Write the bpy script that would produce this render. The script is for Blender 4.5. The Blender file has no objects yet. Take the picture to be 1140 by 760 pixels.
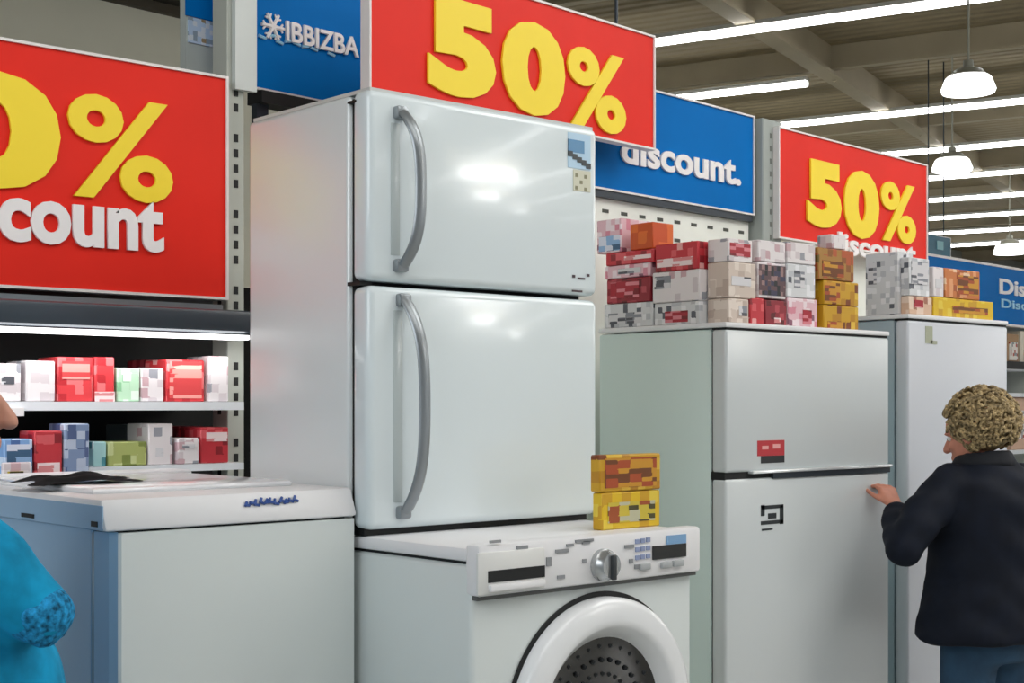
import bpy, bmesh, math, random
from mathutils import Vector, Matrix
random.seed(7)
SC = bpy.context.scene
COL = SC.collection
S, C = math.sin(math.radians(48)), math.cos(math.radians(48))   # store axes: x runs along the aisle front, y runs into the shelves
EYE, F = 1.6, 1600.0

# ------------------------------------------------------------------ measuring helpers
def cam(u, v): return (u*S - v*C, u*C + v*S)
def uf(px, v):                       # distance along the aisle where a sight line meets the plane y = v
    a = (px-570)/F; Z = v/(S - a*C); return Z*(C + a*S)
def vs(px, u):
    a = (px-570)/F; Z = u/(C + a*S); return Z*(S - a*C)
def zz(py, u, v): return EYE + (450-py)/F*cam(u, v)[1]
def camxy(px, Z):
    X = (px-570)/F*Z; return (X*S+Z*C, -X*C+Z*S)
class Plane:                         # an upright plane through p0, turned by ang about z
    def __init__(s, p0, ang): s.p0 = p0; s.ang = math.radians(ang)
    def L(s, px):
        a = (px-570)/F; d = (C + a*S, S - a*C)
        t = (math.cos(s.ang), math.sin(s.ang)); n = (-t[1], t[0])
        k = (s.p0[0]*n[0]+s.p0[1]*n[1])/(d[0]*n[0]+d[1]*n[1])
        return (d[0]*k-s.p0[0])*t[0] + (d[1]*k-s.p0[1])*t[1]
    def z(s, px, py):
        L = s.L(px); u = s.p0[0]+L*math.cos(s.ang); v = s.p0[1]+L*math.sin(s.ang)
        return zz(py, u, v)

# ------------------------------------------------------------------ materials
def lin(h):
    if isinstance(h, str):
        h = h.lstrip('#'); c = [int(h[i:i+2], 16)/255 for i in (0, 2, 4)]
    else: c = h
    return tuple((x/12.92 if x <= .04045 else ((x+.055)/1.055)**2.4) for x in c) + (1,)
MC = {}
def mat(name, col, rough=.5, metal=0, noise=.04, scale=6, coat=0, spec=.5, emit=0, bump=0):
    if name in MC: return MC[name]
    m = bpy.data.materials.new(name); m.use_nodes = True; nt = m.node_tree; N = nt.nodes
    b = N['Principled BSDF']; c = lin(col)
    b.inputs['Roughness'].default_value = rough; b.inputs['Metallic'].default_value = metal
    b.inputs['Coat Weight'].default_value = coat; b.inputs['Specular IOR Level'].default_value = spec
    tc = N.new('ShaderNodeTexCoord'); nz = N.new('ShaderNodeTexNoise'); nz.inputs['Scale'].default_value = scale
    nz.inputs['Detail'].default_value = 4
    nt.links.new(tc.outputs['Object'], nz.inputs['Vector'])
    r = N.new('ShaderNodeValToRGB'); nt.links.new(nz.outputs['Fac'], r.inputs['Fac'])
    r.color_ramp.elements[0].position = .3; r.color_ramp.elements[1].position = .7
    r.color_ramp.elements[0].color = tuple(x*(1-noise) for x in c[:3])+(1,)
    r.color_ramp.elements[1].color = tuple(min(1, x*(1+noise)) for x in c[:3])+(1,)
    nt.links.new(r.outputs['Color'], b.inputs['Base Color'])
    if emit:
        b.inputs['Emission Color'].default_value = c; b.inputs['Emission Strength'].default_value = emit
    if bump:
        bp = N.new('ShaderNodeBump'); bp.inputs['Strength'].default_value = bump; bp.inputs['Distance'].default_value = .01
        nt.links.new(nz.outputs['Fac'], bp.inputs['Height']); nt.links.new(bp.outputs['Normal'], b.inputs['Normal'])
    MC[name] = m; return m
def printmat(name, cols, scale=30, rough=.45, stretch=(1, 1, 1)):
    """printed card: flat patches of a few inks"""
    if name in MC: return MC[name]
    m = bpy.data.materials.new(name); m.use_nodes = True; nt = m.node_tree; N = nt.nodes; b = N['Principled BSDF']
    b.inputs['Roughness'].default_value = rough
    tc = N.new('ShaderNodeTexCoord'); oi = N.new('ShaderNodeObjectInfo'); mp = N.new('ShaderNodeMapping')
    vm = N.new('ShaderNodeVectorMath'); vm.operation = 'SCALE'; vm.inputs['Scale'].default_value = 9
    cb = N.new('ShaderNodeCombineXYZ')
    for i in range(3): nt.links.new(oi.outputs['Random'], cb.inputs[i])
    nt.links.new(cb.outputs[0], vm.inputs[0]); nt.links.new(vm.outputs[0], mp.inputs['Location'])
    mp.inputs['Scale'].default_value = stretch
    nt.links.new(tc.outputs['Object'], mp.inputs['Vector'])
    vo = N.new('ShaderNodeTexVoronoi'); vo.distance = 'CHEBYCHEV'; vo.inputs['Randomness'].default_value = .3; vo.inputs['Scale'].default_value = scale*1.5
    nt.links.new(mp.outputs[0], vo.inputs['Vector'])
    sp = N.new('ShaderNodeSeparateColor'); nt.links.new(vo.outputs['Color'], sp.inputs[0])
    r = N.new('ShaderNodeValToRGB'); r.color_ramp.interpolation = 'CONSTANT'
    nt.links.new(sp.outputs[0], r.inputs['Fac'])
    tot = sum(w for _, w in cols); acc = 0
    for i, (h, w) in enumerate(cols):
        e = r.color_ramp.elements[i] if i < 2 else r.color_ramp.elements.new(acc/tot)
        e.position = acc/tot; e.color = lin(h); acc += w
    nt.links.new(r.outputs['Color'], b.inputs['Base Color'])
    MC[name] = m; return m

WHITE = mat('white_enamel', '#dfe9ec', .16, coat=.35, noise=.015, scale=2)
WHITE2 = mat('white_enamel_dull', '#d8dfde', .38, noise=.02, scale=2)
PLASTIC = mat('white_plastic', '#e8e8ea', .35, noise=.015)
SHADESIDE = mat('side_reflection_tint', '#90b0cd', .4, noise=.04, scale=2)  # bluish reflection and shade put into the washer side's colour
BLACK = mat('black_rubber', '#0b0d0e', .6)
BLACKG = mat('black_gloss', '#0a0b0c', .08, coat=.6)
DARK = mat('dark_metal', '#333a42', .35, metal=.3)
SEAM = mat('dark_gap', '#17191a', .8)
CHROME = mat('brushed_handle', '#a4a8aa', .28, metal=.85)
HANDLE = mat('grey_handle', '#90969a', .3, metal=.55)
POST = mat('painted_steel', '#b9bdb4', .5, noise=.05)
POSTW = mat('pale_steel', '#d3d8d5', .45, noise=.03)
RED = mat('sign_red', '#ea2a1c', .5, noise=.05, scale=3, spec=.2)
BLUE = mat('sign_blue', '#0070c0', .5, noise=.05, scale=3, spec=.06)
YELLOW = mat('letter_yellow', '#ffe02e', .5, noise=.01)
LETW = mat('letter_white', '#f6f2f2', .5, noise=.01)
EDGE = mat('sign_edge_white', '#e9e4e2', .4)
SHELFW = mat('shelf_white', '#e6eaee', .4)

# ------------------------------------------------------------------ mesh helpers
def box(bm, x0, x1, y0, y1, z0, z1, bev=0, seg=2):
    g = bmesh.ops.create_cube(bm, size=1)['verts']
    for v in g:
        v.co = Vector(((x0+x1)/2+v.co.x*(x1-x0), (y0+y1)/2+v.co.y*(y1-y0), (z0+z1)/2+v.co.z*(z1-z0)))
    if bev:
        e = list({e for v in g for e in v.link_edges})
        bmesh.ops.bevel(bm, geom=e, offset=bev, segments=seg, affect='EDGES', profile=.5)
def frustum(bm, a, b, ra, rb, seg=12):
    a, b = Vector(a), Vector(b); d = b-a; L = d.length
    if L < 1e-6: return
    M = Matrix.Translation((a+b)/2) @ d.to_track_quat('Z', 'Y').to_matrix().to_4x4()
    bmesh.ops.create_cone(bm, cap_ends=True, segments=seg, radius1=ra, radius2=rb, depth=L, matrix=M)
def ball(bm, c, r, sub=2, rot=None):
    if not hasattr(r, '__len__'): r = (r, r, r)
    M = Matrix.Translation(Vector(c))
    if rot is not None: M = M @ rot
    M = M @ Matrix.Diagonal((r[0], r[1], r[2], 1))
    bmesh.ops.create_icosphere(bm, subdivisions=sub, radius=1, matrix=M)
def chain(bm, pts, seg=14):
    for (p, r), (q, s) in zip(pts, pts[1:]): frustum(bm, p, q, r, s, seg)
    for p, r in pts: ball(bm, p, r)
def loft(bm, rings, seg=28):
    """rings: (cx, cy, z, rx, ry)"""
    vs_ = []
    for cx, cy, z, rx, ry in rings:
        row = []
        for k in range(seg):
            t = 2*math.pi*k/seg; ct, st = math.cos(t), math.sin(t)
            e = .85
            row.append(bm.verts.new((cx+rx*math.copysign(abs(ct)**e, ct), cy+ry*math.copysign(abs(st)**e, st), z)))
        vs_.append(row)
    for A, B in zip(vs_, vs_[1:]):
        for k in range(seg): bm.faces.new((A[k], A[(k+1) % seg], B[(k+1) % seg], B[k]))
    bm.faces.new(list(reversed(vs_[0]))); bm.faces.new(vs_[-1])
def lathe(bm, prof, cx, cz, seg=64, wall=False):
    """profile [(y, r)] turned about an axis along y through (cx, cz)"""
    rows = []
    for y, r in prof:
        rows.append([bm.verts.new((cx+r*math.cos(2*math.pi*k/seg), y, cz+r*math.sin(2*math.pi*k/seg))) for k in range(seg)])
    for A, B in zip(rows, rows[1:]):
        for k in range(seg): bm.faces.new((A[k], A[(k+1) % seg], B[(k+1) % seg], B[k]))
    if prof[-1][1] > 1e-4 and not wall: bm.faces.new(rows[-1])
def tubepath(bm, pts, w, d, seg=8):
    """flat bar following pts, w across x, d along y"""
    rows = []
    n = len(pts)
    for i, p in enumerate(pts):
        p = Vector(p)
        t = (Vector(pts[min(i+1, n-1)])-Vector(pts[max(i-1, 0)])).normalized()
        nx = Vector((1, 0, 0)); ny = t.cross(nx).normalized()
        rows.append([bm.verts.new(p+nx*(w/2*math.cos(2*math.pi*k/seg))+ny*(d/2*math.sin(2*math.pi*k/seg))) for k in range(seg)])
    for A, B in zip(rows, rows[1:]):
        for k in range(seg): bm.faces.new((A[k], A[(k+1) % seg], B[(k+1) % seg], B[k]))
    bm.faces.new(list(reversed(rows[0]))); bm.faces.new(rows[-1])

def link(name, bm, m, parent=None, smooth=False, off=(0, 0, 0)):
    bmesh.ops.recalc_face_normals(bm, faces=bm.faces)
    me = bpy.data.meshes.new(name); bm.to_mesh(me); bm.free()
    if off != (0, 0, 0): me.transform(Matrix.Translation(-Vector(off)))
    for x in (m if isinstance(m, (list, tuple)) else [m]): me.materials.append(x)
    if smooth:
        for p in me.polygons: p.use_smooth = True
        if smooth != 'all':
            me.set_sharp_from_angle(angle=math.radians(40))
    o = bpy.data.objects.new(name, me); COL.objects.link(o)
    if parent is not None: o.parent = parent
    return o
def thing(name, label, cat, loc=(0, 0, 0), rotz=0, group=None):
    o = bpy.data.objects.new(name, None); COL.objects.link(o); o.empty_display_size = .05
    o.location = loc; o.rotation_euler = (0, 0, rotz); o['label'] = label; o['category'] = cat
    if group: o['group'] = group
    return o
def tag(o, label, cat, group=None, kind=None):
    o['label'] = label; o['category'] = cat
    if group: o['group'] = group
    if kind: o['kind'] = kind
    return o
def part(root, name, m, fn, smooth=True, label=None, parent=None):
    """fn(bm) draws in world coordinates; root is an unturned Empty"""
    bm = bmesh.new(); fn(bm)
    o = link(name, bm, m, parent or root, smooth, tuple(root.location))
    if label: o['label'] = label
    return o
def BX(*a, **k): return lambda bm: box(bm, *a, **k)
def struct(name, m, fn, smooth=False):
    bm = bmesh.new(); fn(bm); o = link(name, bm, m, None, smooth); o['kind'] = 'structure'; return o
def remesh(o, vox, smooth=6):
    md = o.modifiers.new('r', 'REMESH'); md.mode = 'VOXEL'; md.voxel_size = vox
    sm = o.modifiers.new('s', 'SMOOTH'); sm.factor = .5; sm.iterations = smooth
    bpy.context.view_layer.update()
    dg = bpy.context.evaluated_depsgraph_get()
    me = bpy.data.meshes.new_from_object(o.evaluated_get(dg))
    o.modifiers.clear(); old = o.data; o.data = me; me.name = old.name
    for p in me.polygons: p.use_smooth = True
    return o
def text_mesh(s, x0, x1, z0, z1, y, bold=.03, depth=.004):
    """lettering standing upright in the xz plane, fitted in a rectangle"""
    c = bpy.data.curves.new('t', 'FONT'); c.body = s; c.offset = bold; c.extrude = depth; c.resolution_u = 4
    o = bpy.data.objects.new('t', c); COL.objects.link(o)
    bpy.context.view_layer.update()
    me = bpy.data.meshes.new_from_object(o.evaluated_get(bpy.context.evaluated_depsgraph_get()))
    bpy.data.objects.remove(o); bpy.data.curves.remove(c)
    xs = [v.co.x for v in me.vertices]; ys = [v.co.y for v in me.vertices]
    ax, bx_, ay, by = min(xs), max(xs), min(ys), max(ys)
    for v in me.vertices:
        v.co = Vector((x0+(v.co.x-ax)/(bx_-ax)*(x1-x0), y-v.co.z, z0+(v.co.y-ay)/(by-ay)*(z1-z0)))
    return me
def add_text(root, s, m, x0, x1, z0, z1, y, bold=.03, name='lettering'):
    me = text_mesh(s, x0, x1, z0, z1, y, bold); me.name = name; me.materials.append(m)
    o = bpy.data.objects.new(name, me); COL.objects.link(o); o.parent = root; return o

# ------------------------------------------------------------------ camera, world, lamps
cd = bpy.data.cameras.new('camera'); co = bpy.data.objects.new('camera', cd); COL.objects.link(co)
co.location = (0, 0, EYE); co.rotation_euler = (math.radians(90), 0, math.radians(-42))
cd.sensor_width = 36; cd.lens = F/1140*36; cd.shift_y = 70/1140; cd.clip_end = 200
SC.camera = co
SC.view_settings.view_transform = 'Standard'; SC.view_settings.look = 'None'
SC.view_settings.exposure = 0
W = bpy.data.worlds.new('hall_light'); SC.world = W; W.use_nodes = True
W.node_tree.nodes['Background'].inputs[0].default_value = (.86, .93, 1, 1)
W.node_tree.nodes['Background'].inputs[1].default_value = .5
def area(name, loc, target, size, energy, color=(1, 1, 1)):
    l = bpy.data.lights.new(name, 'AREA'); l.shape = 'RECTANGLE'; l.size, l.size_y = size; l.energy = energy; l.color = color
    o = bpy.data.objects.new(name, l); COL.objects.link(o); o.location = loc
    o.rotation_euler = (Vector(target)-Vector(loc)).to_track_quat('-Z', 'Y').to_euler(); return o
area('aisle_fill', (1.5, -1.0, 5.6), (2.6, 2.6, 1.2), (5, 3), 105, (1, .99, .96))  # unseen area light added as fill on the appliance fronts
area('left_fill', (-3.2, .6, 3.6), (2, 2.9, 1.5), (3.5, 2.5), 105, (.93, .97, 1))  # added from the left to lift the dark appliance sides
area('far_fill', (6.5, .5, 5.6), (4.8, 3, 1.5), (4, 3), 135, (1, .99, .96))  # added fill for the farther refrigerators

# ------------------------------------------------------------------ hall
A18 = math.radians(18)
wv = Vector((-math.sin(A18), math.cos(A18), 0)); pv = Vector((math.cos(A18), math.sin(A18), 0))
def obox(bm, q0, q1, t0, t1, z0, z1):
    n = len(bm.verts); box(bm, q0, q1, t0, t1, z0, z1); bm.verts.ensure_lookup_table()
    for v in bm.verts[n:]:
        p = pv*v.co.x + wv*v.co.y; v.co = Vector((p.x, p.y, v.co.z))
CEIL = mat('ceiling_deck', '#93866b', .8, noise=.12, scale=.7)
BEAM = mat('roof_beam', '#a89d84', .7, noise=.1, scale=1)
def wave(m, ang):
    nt = m.node_tree; N = nt.nodes; b = N['Principled BSDF']
    tc = N.new('ShaderNodeTexCoord'); mp = N.new('ShaderNodeMapping'); mp.inputs['Rotation'].default_value = (0, 0, ang)
    w = N.new('ShaderNodeTexWave'); w.inputs['Scale'].default_value = 1.4; w.inputs['Distortion'].default_value = 0
    bp = N.new('ShaderNodeBump'); bp.inputs['Strength'].default_value = .5; bp.inputs['Distance'].default_value = .05
    nt.links.new(tc.outputs['Object'], mp.inputs[0]); nt.links.new(mp.outputs[0], w.inputs['Vector'])
    nt.links.new(w.outputs['Fac'], bp.inputs['Height']); nt.links.new(bp.outputs['Normal'], b.inputs['Normal'])
wave(CEIL, -A18)
FLOOR = mat('shop_floor', '#b9bab6', .25, noise=.05, scale=1.5)
struct('floor', FLOOR, BX(-30, 60, -30, 60, -.1, 0))
ceil_ = struct('ceiling', CEIL, lambda bm: obox(bm, -25, 62, -45, 45, 6.45, 6.55))
def cbeam(q0, q1, t0, t1, z0, z1, name='roof_beam'):
    bm = bmesh.new(); obox(bm, q0, q1, t0, t1, z0, z1)
    o = link(name, bm, BEAM, ceil_); return o
for t in (-12, -6, 0, 6, 12, 18):
    cbeam(-25, 62, t-.12, t+.12, 6.02, 6.06); cbeam(-25, 62, t-.02, t+.02, 6.06, 6.45)
for k in range(-2, 9):
    q = 14.4+4.6*k
    cbeam(q-.07, q+.07, -40, 40, 6.12, 6.16, 'roof_joist'); cbeam(q-.015, q+.015, -40, 40, 6.16, 6.45, 'roof_joist')
bm = bmesh.new()
for k in range(-2, 9):
    q = 14.4+4.6*k
    for t in (-12, -6, 0, 6, 12):
        a = pv*(q+.2)+wv*t; b_ = pv*(q+2.1)+wv*(t+.1)
        frustum(bm, (a.x, a.y, 5.55+.5), (b_.x, b_.y, 6.42), .05, .05, 6)
link('roof_brace', bm, BEAM, ceil_)
STRIP = mat('strip_diffuser', '#ffffff', .5, emit=11.0)
STRIPH = mat('strip_housing', '#c9c9c4', .5)
ords = ['nearest', 'second', 'third', 'fourth', 'fifth', 'sixth', 'seventh', 'eighth', 'ninth', 'tenth', 'eleventh', 'twelfth', 'thirteenth']
for k in range(9):
    q = 15.9+3.05*k
    if k == 2: q = 21.6
    t1 = (12 if k != 1 else 5.1)
    c0 = pv*q
    lb = ('long white strip light crossing under the ceiling above the three red signs, nearest row' if k == 0 else
          'white strip light under the ceiling, %s row counted back from the nearest' % ords[k])
    r = thing('strip_light', lb, 'ceiling light', (c0.x, c0.y, 5.93), A18, 'rows of strip lights')
    t0 = -28 if k != 1 else -1.5
    if k == 1: t0, t1 = 6.3, 12.0
    w5 = math.radians(5.2); wn = Vector((-math.sin(w5), math.cos(w5))); wu = Vector((math.cos(w5), math.sin(w5))); w0_ = Vector(camxy(145, 16))
    tm = (w0_.dot(wn)-.35-q*pv.xy.dot(wn))/wv.xy.dot(wn)
    if ((pv*q+wv*tm).xy-w0_).dot(wu) < 17.3: t1 = min(t1, tm)     # rows end short of the back wall
    bm = bmesh.new(); box(bm, -.06, .06, t0, t1, 0, .07, .02); link('diffuser', bm, STRIP, r)
    bm = bmesh.new(); box(bm, -.075, .075, t0, t1, .07, .12); link('housing', bm, STRIPH, r)
for k in range(4):
    q = 2.4+3.4*k; c0 = pv*q
    r = thing('strip_light', 'white strip light overhead, %s row in front of the red signs' % ['first', 'second', 'third', 'fourth'][k], 'ceiling light', (c0.x, c0.y, 5.93), A18, 'rows of strip lights')
    bm = bmesh.new(); box(bm, -.06, .06, -28, -1, 0, .07, .02); link('diffuser', bm, STRIP, r)
    bm = bmesh.new(); box(bm, -.075, .075, -28, -1, .07, .12); link('housing', bm, STRIPH, r)
# unseen glow panels added for freezer-door highlights; pendants after them
PANEL = mat('highlight_panel_glow', '#ffffff', .5, emit=24.0)
def mirrored(px, py, v, z):
    a, b = (px-570)/F, (450-py)/F; t = (z-EYE)/b
    return (C+a*S)*t, 2*v-(S-a*C)*t
for px0, px1, py0, py1, lb in ((452, 640, 128, 160, 'largest added highlight panel mirrored across the top of the freezer door'),
                               (492, 572, 205, 224, 'added highlight panel mirrored in the middle of the freezer door'),
                               (622, 656, 247, 258, 'smallest added highlight panel mirrored at the right of the freezer door')):
    zc = 6.0; p = [mirrored(x, y, 2.45, zc) for x, y in ((px0, py1), (px1, py1), (px1, py0), (px0, py0))]
    cu_ = sum(q[0] for q in p)/4; cv_ = sum(q[1] for q in p)/4
    r = thing('highlight_panel', lb, 'ceiling light', (cu_, cv_, zc), 0, 'added highlight panels')
    bm = bmesh.new()
    lo = [bm.verts.new((q[0]-cu_, q[1]-cv_, 0)) for q in p]; hi = [bm.verts.new((q[0]-cu_, q[1]-cv_, .05)) for q in p]
    bm.faces.new(lo); bm.faces.new(hi)
    for i in range(4): bm.faces.new((lo[i], lo[(i+1) % 4], hi[(i+1) % 4], hi[i]))
    link('diffuser', bm, PANEL, r)
    bm = bmesh.new()
    for q in p: frustum(bm, (q[0]*.96+cu_*.04-cu_, q[1]*.96+cv_*.04-cv_, .05), (q[0]*.96+cu_*.04-cu_, q[1]*.96+cv_*.04-cv_, .45), .02, .02, 6)
    link('suspension_rod', bm, STRIPH, r)
DOME = mat('pendant_glow', '#ffffff', .4, emit=3.0); DOMET = mat('pendant_cap', '#9a9a8c', .4)
for px, py, Z, w, lb in ((1078, 100, 14, .52, 'white dome pendant lamp hanging highest at upper right of the hall'),
                         (1060, 188, 18.7, .52, 'white dome pendant lamp just above and right of the small red sale sign'),
                         (1124, 281, 28, .62, 'smallest white dome pendant lamp, far off above the blue aisle banner')):
    u, v = camxy(px, Z); z = EYE+(450-py)/F*Z
    r = thing('pendant_lamp', lb, 'pendant lamp', (u, v, z), 0, 'dome pendant lamps')
    def ring(prof, m, nm):
        bm = bmesh.new(); rows = []
        for zz_, rr in prof: rows.append([bm.verts.new((rr*math.cos(2*math.pi*k/32), rr*math.sin(2*math.pi*k/32), zz_)) for k in range(32)])
        for A, B in zip(rows, rows[1:]):
            for k in range(32): bm.faces.new((A[k], A[(k+1) % 32], B[(k+1) % 32], B[k]))
        bm.faces.new(rows[0]); bm.faces.new(rows[-1]); link(nm, bm, m, r, True)
    R = w/2
    ring([(-.03, R*.5), (-.03, R*.95), (0, R), (R*.42, R*.84), (R*.5, R*.75)], DOME, 'shade')
    ring([(R*.5, R*.72), (R*.75, R*.5), (R*.85, R*.2), (R*1.1, R*.18)], DOMET, 'cap')
    bm = bmesh.new(); frustum(bm, (0, 0, R*1.1), (0, 0, 6.45-z), .012, .012, 8); link('suspension_rod', bm, DOMET, r)
# walls
WALL = mat('back_wall_paint', '#e6e4d2', .8, noise=.06, scale=.5)
WALLG = mat('far_wall_paint', '#a9aaa4', .8, noise=.06, scale=.5)
a5 = math.radians(5.2); up = Vector((math.cos(a5), math.sin(a5)))
pb = Vector(camxy(145, 16))
def planebox(bm, p0, L0, L1, z0, z1, th=.15):
    n = len(bm.verts); box(bm, L0, L1, 0, th, z0, z1); bm.verts.ensure_lookup_table()
    for v in bm.verts[n:]:
        v.co = Vector((p0[0]+v.co.x*up.x-v.co.y*up.y, p0[1]+v.co.x*up.y+v.co.y*up.x, v.co.z))
struct('wall_back', WALL, lambda bm: planebox(bm, pb, -16, 17, 0, 6.02))
struct('trim_1', mat('wall_head_trim', '#4a4438', .7), lambda bm: planebox(bm, pb-Vector((0, .1)), -16, 17, 6.02, 6.12, .3))
struct('trim_2', mat('wall_head_trim2', '#a39c8c', .7), lambda bm: planebox(bm, pb-Vector((0, .12)), -16, 17, 6.2, 6.28, .3))
pf = Vector(camxy(1080, 46))
struct('wall_right', WALLG, lambda bm: planebox(bm, pf, -30, 16, 0, 6.45))

# ------------------------------------------------------------------ signs
GP = Plane((3.4, 3.46), 5.2)                 # face of the right-hand shelving
def sign(name, label, cat, pl, px0, px1, z0, z1, m, group, edge=.007, th=.03):
    L0 = pl.L(px0) if not isinstance(px0, tuple) else px0[0]; L1 = pl.L(px1)
    r = thing(name, label, cat, (pl.p0[0], pl.p0[1], z0), pl.ang, group)
    bm = bmesh.new(); box(bm, L0, L1, 0, th, 0, z1-z0); link('panel', bm, m, r)
    e = edge; H = z1-z0
    bm = bmesh.new()
    box(bm, L0-e, L1+e, -.006, th+.002, H, H+e); box(bm, L0-e, L1+e, -.006, th+.002, -e, 0)
    box(bm, L1, L1+e, -.006, th+.002, 0, H); box(bm, L0-e, L0, -.006, th+.002, 0, H)
    link('frame', bm, EDGE, r)
    return r, z0
SP = Plane((2.05, 3.42), 0)
zt, zb = SP.z(251, 88), SP.z(251, 331)
r, z0 = sign('sale_sign', 'large red sale sign with yellow percent and white lettering at left above the lit shelves', 'sign', SP, (-1.62,), 251, zb, zt, RED, 'red sale signs')
def tx(r, pl, z0, s, m, px0, px1, pym, py0, py1, bold, y=-.005):
    """px0..px1 across; py0..py1 at column pym"""
    L0 = pl.L(px0) if not isinstance(px0, tuple) else px0[0]
    add_text(r, s, m, L0, pl.L(px1), pl.z(pym, py1)-z0, pl.z(pym, py0)-z0, y, bold)
tx(r, SP, z0, '%', YELLOW, 74, 191, 130, 109, 223, .02)
L66 = SP.L(66); w0 = .285
tx(r, SP, z0, '50', YELLOW, (L66-.60,), 66, 2, 80, 211, .06)
Lt = SP.L(181); Lc = SP.L(-3)
tx(r, SP, z0, 'count', LETW, -3, 181, 100, 217, 276, .035)
add_text(r, 'dis', LETW, Lc-(Lt-Lc)*.56, Lc-.014, SP.z(100, 276)-z0, SP.z(100, 210)-z0, -.005, .035)

RP = Plane((GP.p0[0]-.2, GP.p0[1]-.14), 5.2)
zb, zt = RP.z(727, 165), RP.z(727, 42)
r, z0 = sign('sale_sign', 'red sale sign with big yellow 50% directly above the tall two-door refrigerator', 'sign', RP, 412, 727, zb, zt, RED, 'red sale signs')
tx(r, RP, z0, '5', YELLOW, 475, 550, 512, 1, 109, .06)
tx(r, RP, z0, '0', YELLOW, 557, 627, 592, 25, 129, .06)
tx(r, RP, z0, '%', YELLOW, 630, 695, 663, 57, 146, .03)
bm = bmesh.new()
for L in (RP.L(450), RP.L(690)): frustum(bm, (L, .015, zt-z0), (L, .015, 6.0-z0), .006, .006, 6)
link('hanging_rod', bm, DARK, r)

zb, zt = GP.z(838, 238), GP.z(838, 131)
r, z0 = sign('header_sign', 'blue discount sign behind the big red sign, above the pale pegboard', 'sign', GP, 560, 838, zb, zt, BLUE, 'blue header signs')
tx(r, GP, z0, 'discount.', LETW, 690, 823, 780, 167, 199, .03)

R3 = Plane((GP.p0[0]+.02, GP.p0[1]-.05), 5.2)
zb, zt = R3.z(1031, 289), R3.z(1031, 185)
r, z0 = sign('sale_sign', 'smallest red sale sign with yellow 50% at right above the stacked cartons', 'sign', R3, 867, 1031, zb, zt, RED, 'red sale signs')
tx(r, R3, z0, '5', YELLOW, 897, 935, 916, 180, 254, .06)
tx(r, R3, z0, '0', YELLOW, 938, 977, 957, 190, 266, .06)
tx(r, R3, z0, '%', YELLOW, 979, 1018, 998, 204, 270, .03)
tx(r, R3, z0, 'discount', LETW, 922, 1018, 957, 262, 286, .03)

B1 = Plane((2.3, 3.62), 5.2)
zb = B1.z(330, 106)
r, z0 = sign('header_sign', 'blue sign with white snowflake logo behind the left edge of the big red sign', 'sign', B1, 270, 424, zb, zb+.62, BLUE, 'blue header signs')
tx(r, B1, z0, 'IBBIZBA', LETW, 317, 398, 357, 33, 55, .02)
bm = bmesh.new()                                 # snowflake mark and the small line of script under it
lx = B1.L(303); lz = B1.z(303, 30)-z0
for k in range(6):
    a = math.pi*k/3
    frustum(bm, (lx, -.004, lz), (lx+.042*math.cos(a), -.004, lz+.042*math.sin(a)), .007, .005, 6)
    for sgn in (-1, 1):
        p = Vector((lx+.026*math.cos(a), -.004, lz+.026*math.sin(a)))
        frustum(bm, p, p+Vector((.016*math.cos(a+sgn*.9), 0, .016*math.sin(a+sgn*.9))), .004, .003, 5)
link('snowflake_mark', bm, LETW, r)
bm = bmesh.new()
for i in range(9):
    px = 291+i*9.6; L = B1.L(px); z = B1.z(345, 53)-z0+.004*math.sin(i*2.1)
    frustum(bm, (L-.012, -.003, z), (L+.014, -.003, z+(.006 if i % 2 else -.005)), .005, .005, 5)
link('small_script', bm, mat('letter_pale_blue', '#9fd4f0', .5), r)
# dark gap bar under it
r = thing('sign_rail', 'dark rail under the blue snowflake sign, right of the pale post', 'rail', (B1.p0[0], B1.p0[1], zb-.045), B1.ang)
bm = bmesh.new(); box(bm, B1.L(287), B1.L(424), -.02, .05, 0, .036); link('rail_bar', bm, BLACK, r)
bm = bmesh.new(); box(bm, B1.L(287), B1.L(300), .005, .03, -.5, 0); link('bracket', bm, DARK, r)

I1 = Plane((2.0, 3.75), 5.2)
zt2 = I1.z(228, -40); zb2 = I1.z(228, 90)
r = thing('information_board', 'pale information board with blue header just left of the post top', 'sign', (I1.p0[0], I1.p0[1], zb2), I1.ang)
bm = bmesh.new(); box(bm, I1.L(207), I1.L(268), 0, .03, 0, zt2-zb2); link('panel', bm, mat('board_grey', '#b4bcb8', .5), r)
bm = bmesh.new(); box(bm, I1.L(206), I1.L(268), -.004, 0, I1.z(228, 22)-zb2, zt2-zb2); link('header', bm, BLUE, r)
bm = bmesh.new(); box(bm, I1.L(209), I1.L(268), -.004, 0, I1.z(228, 51)-zb2, I1.z(228, 23)-zb2)
link('picture', bm, printmat('board_picture', [('#b9cfe8', 5), ('#d8dfe8', 3), ('#8fa0b0', 1), ('#a08c6a', 1)], 45), r)

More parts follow.
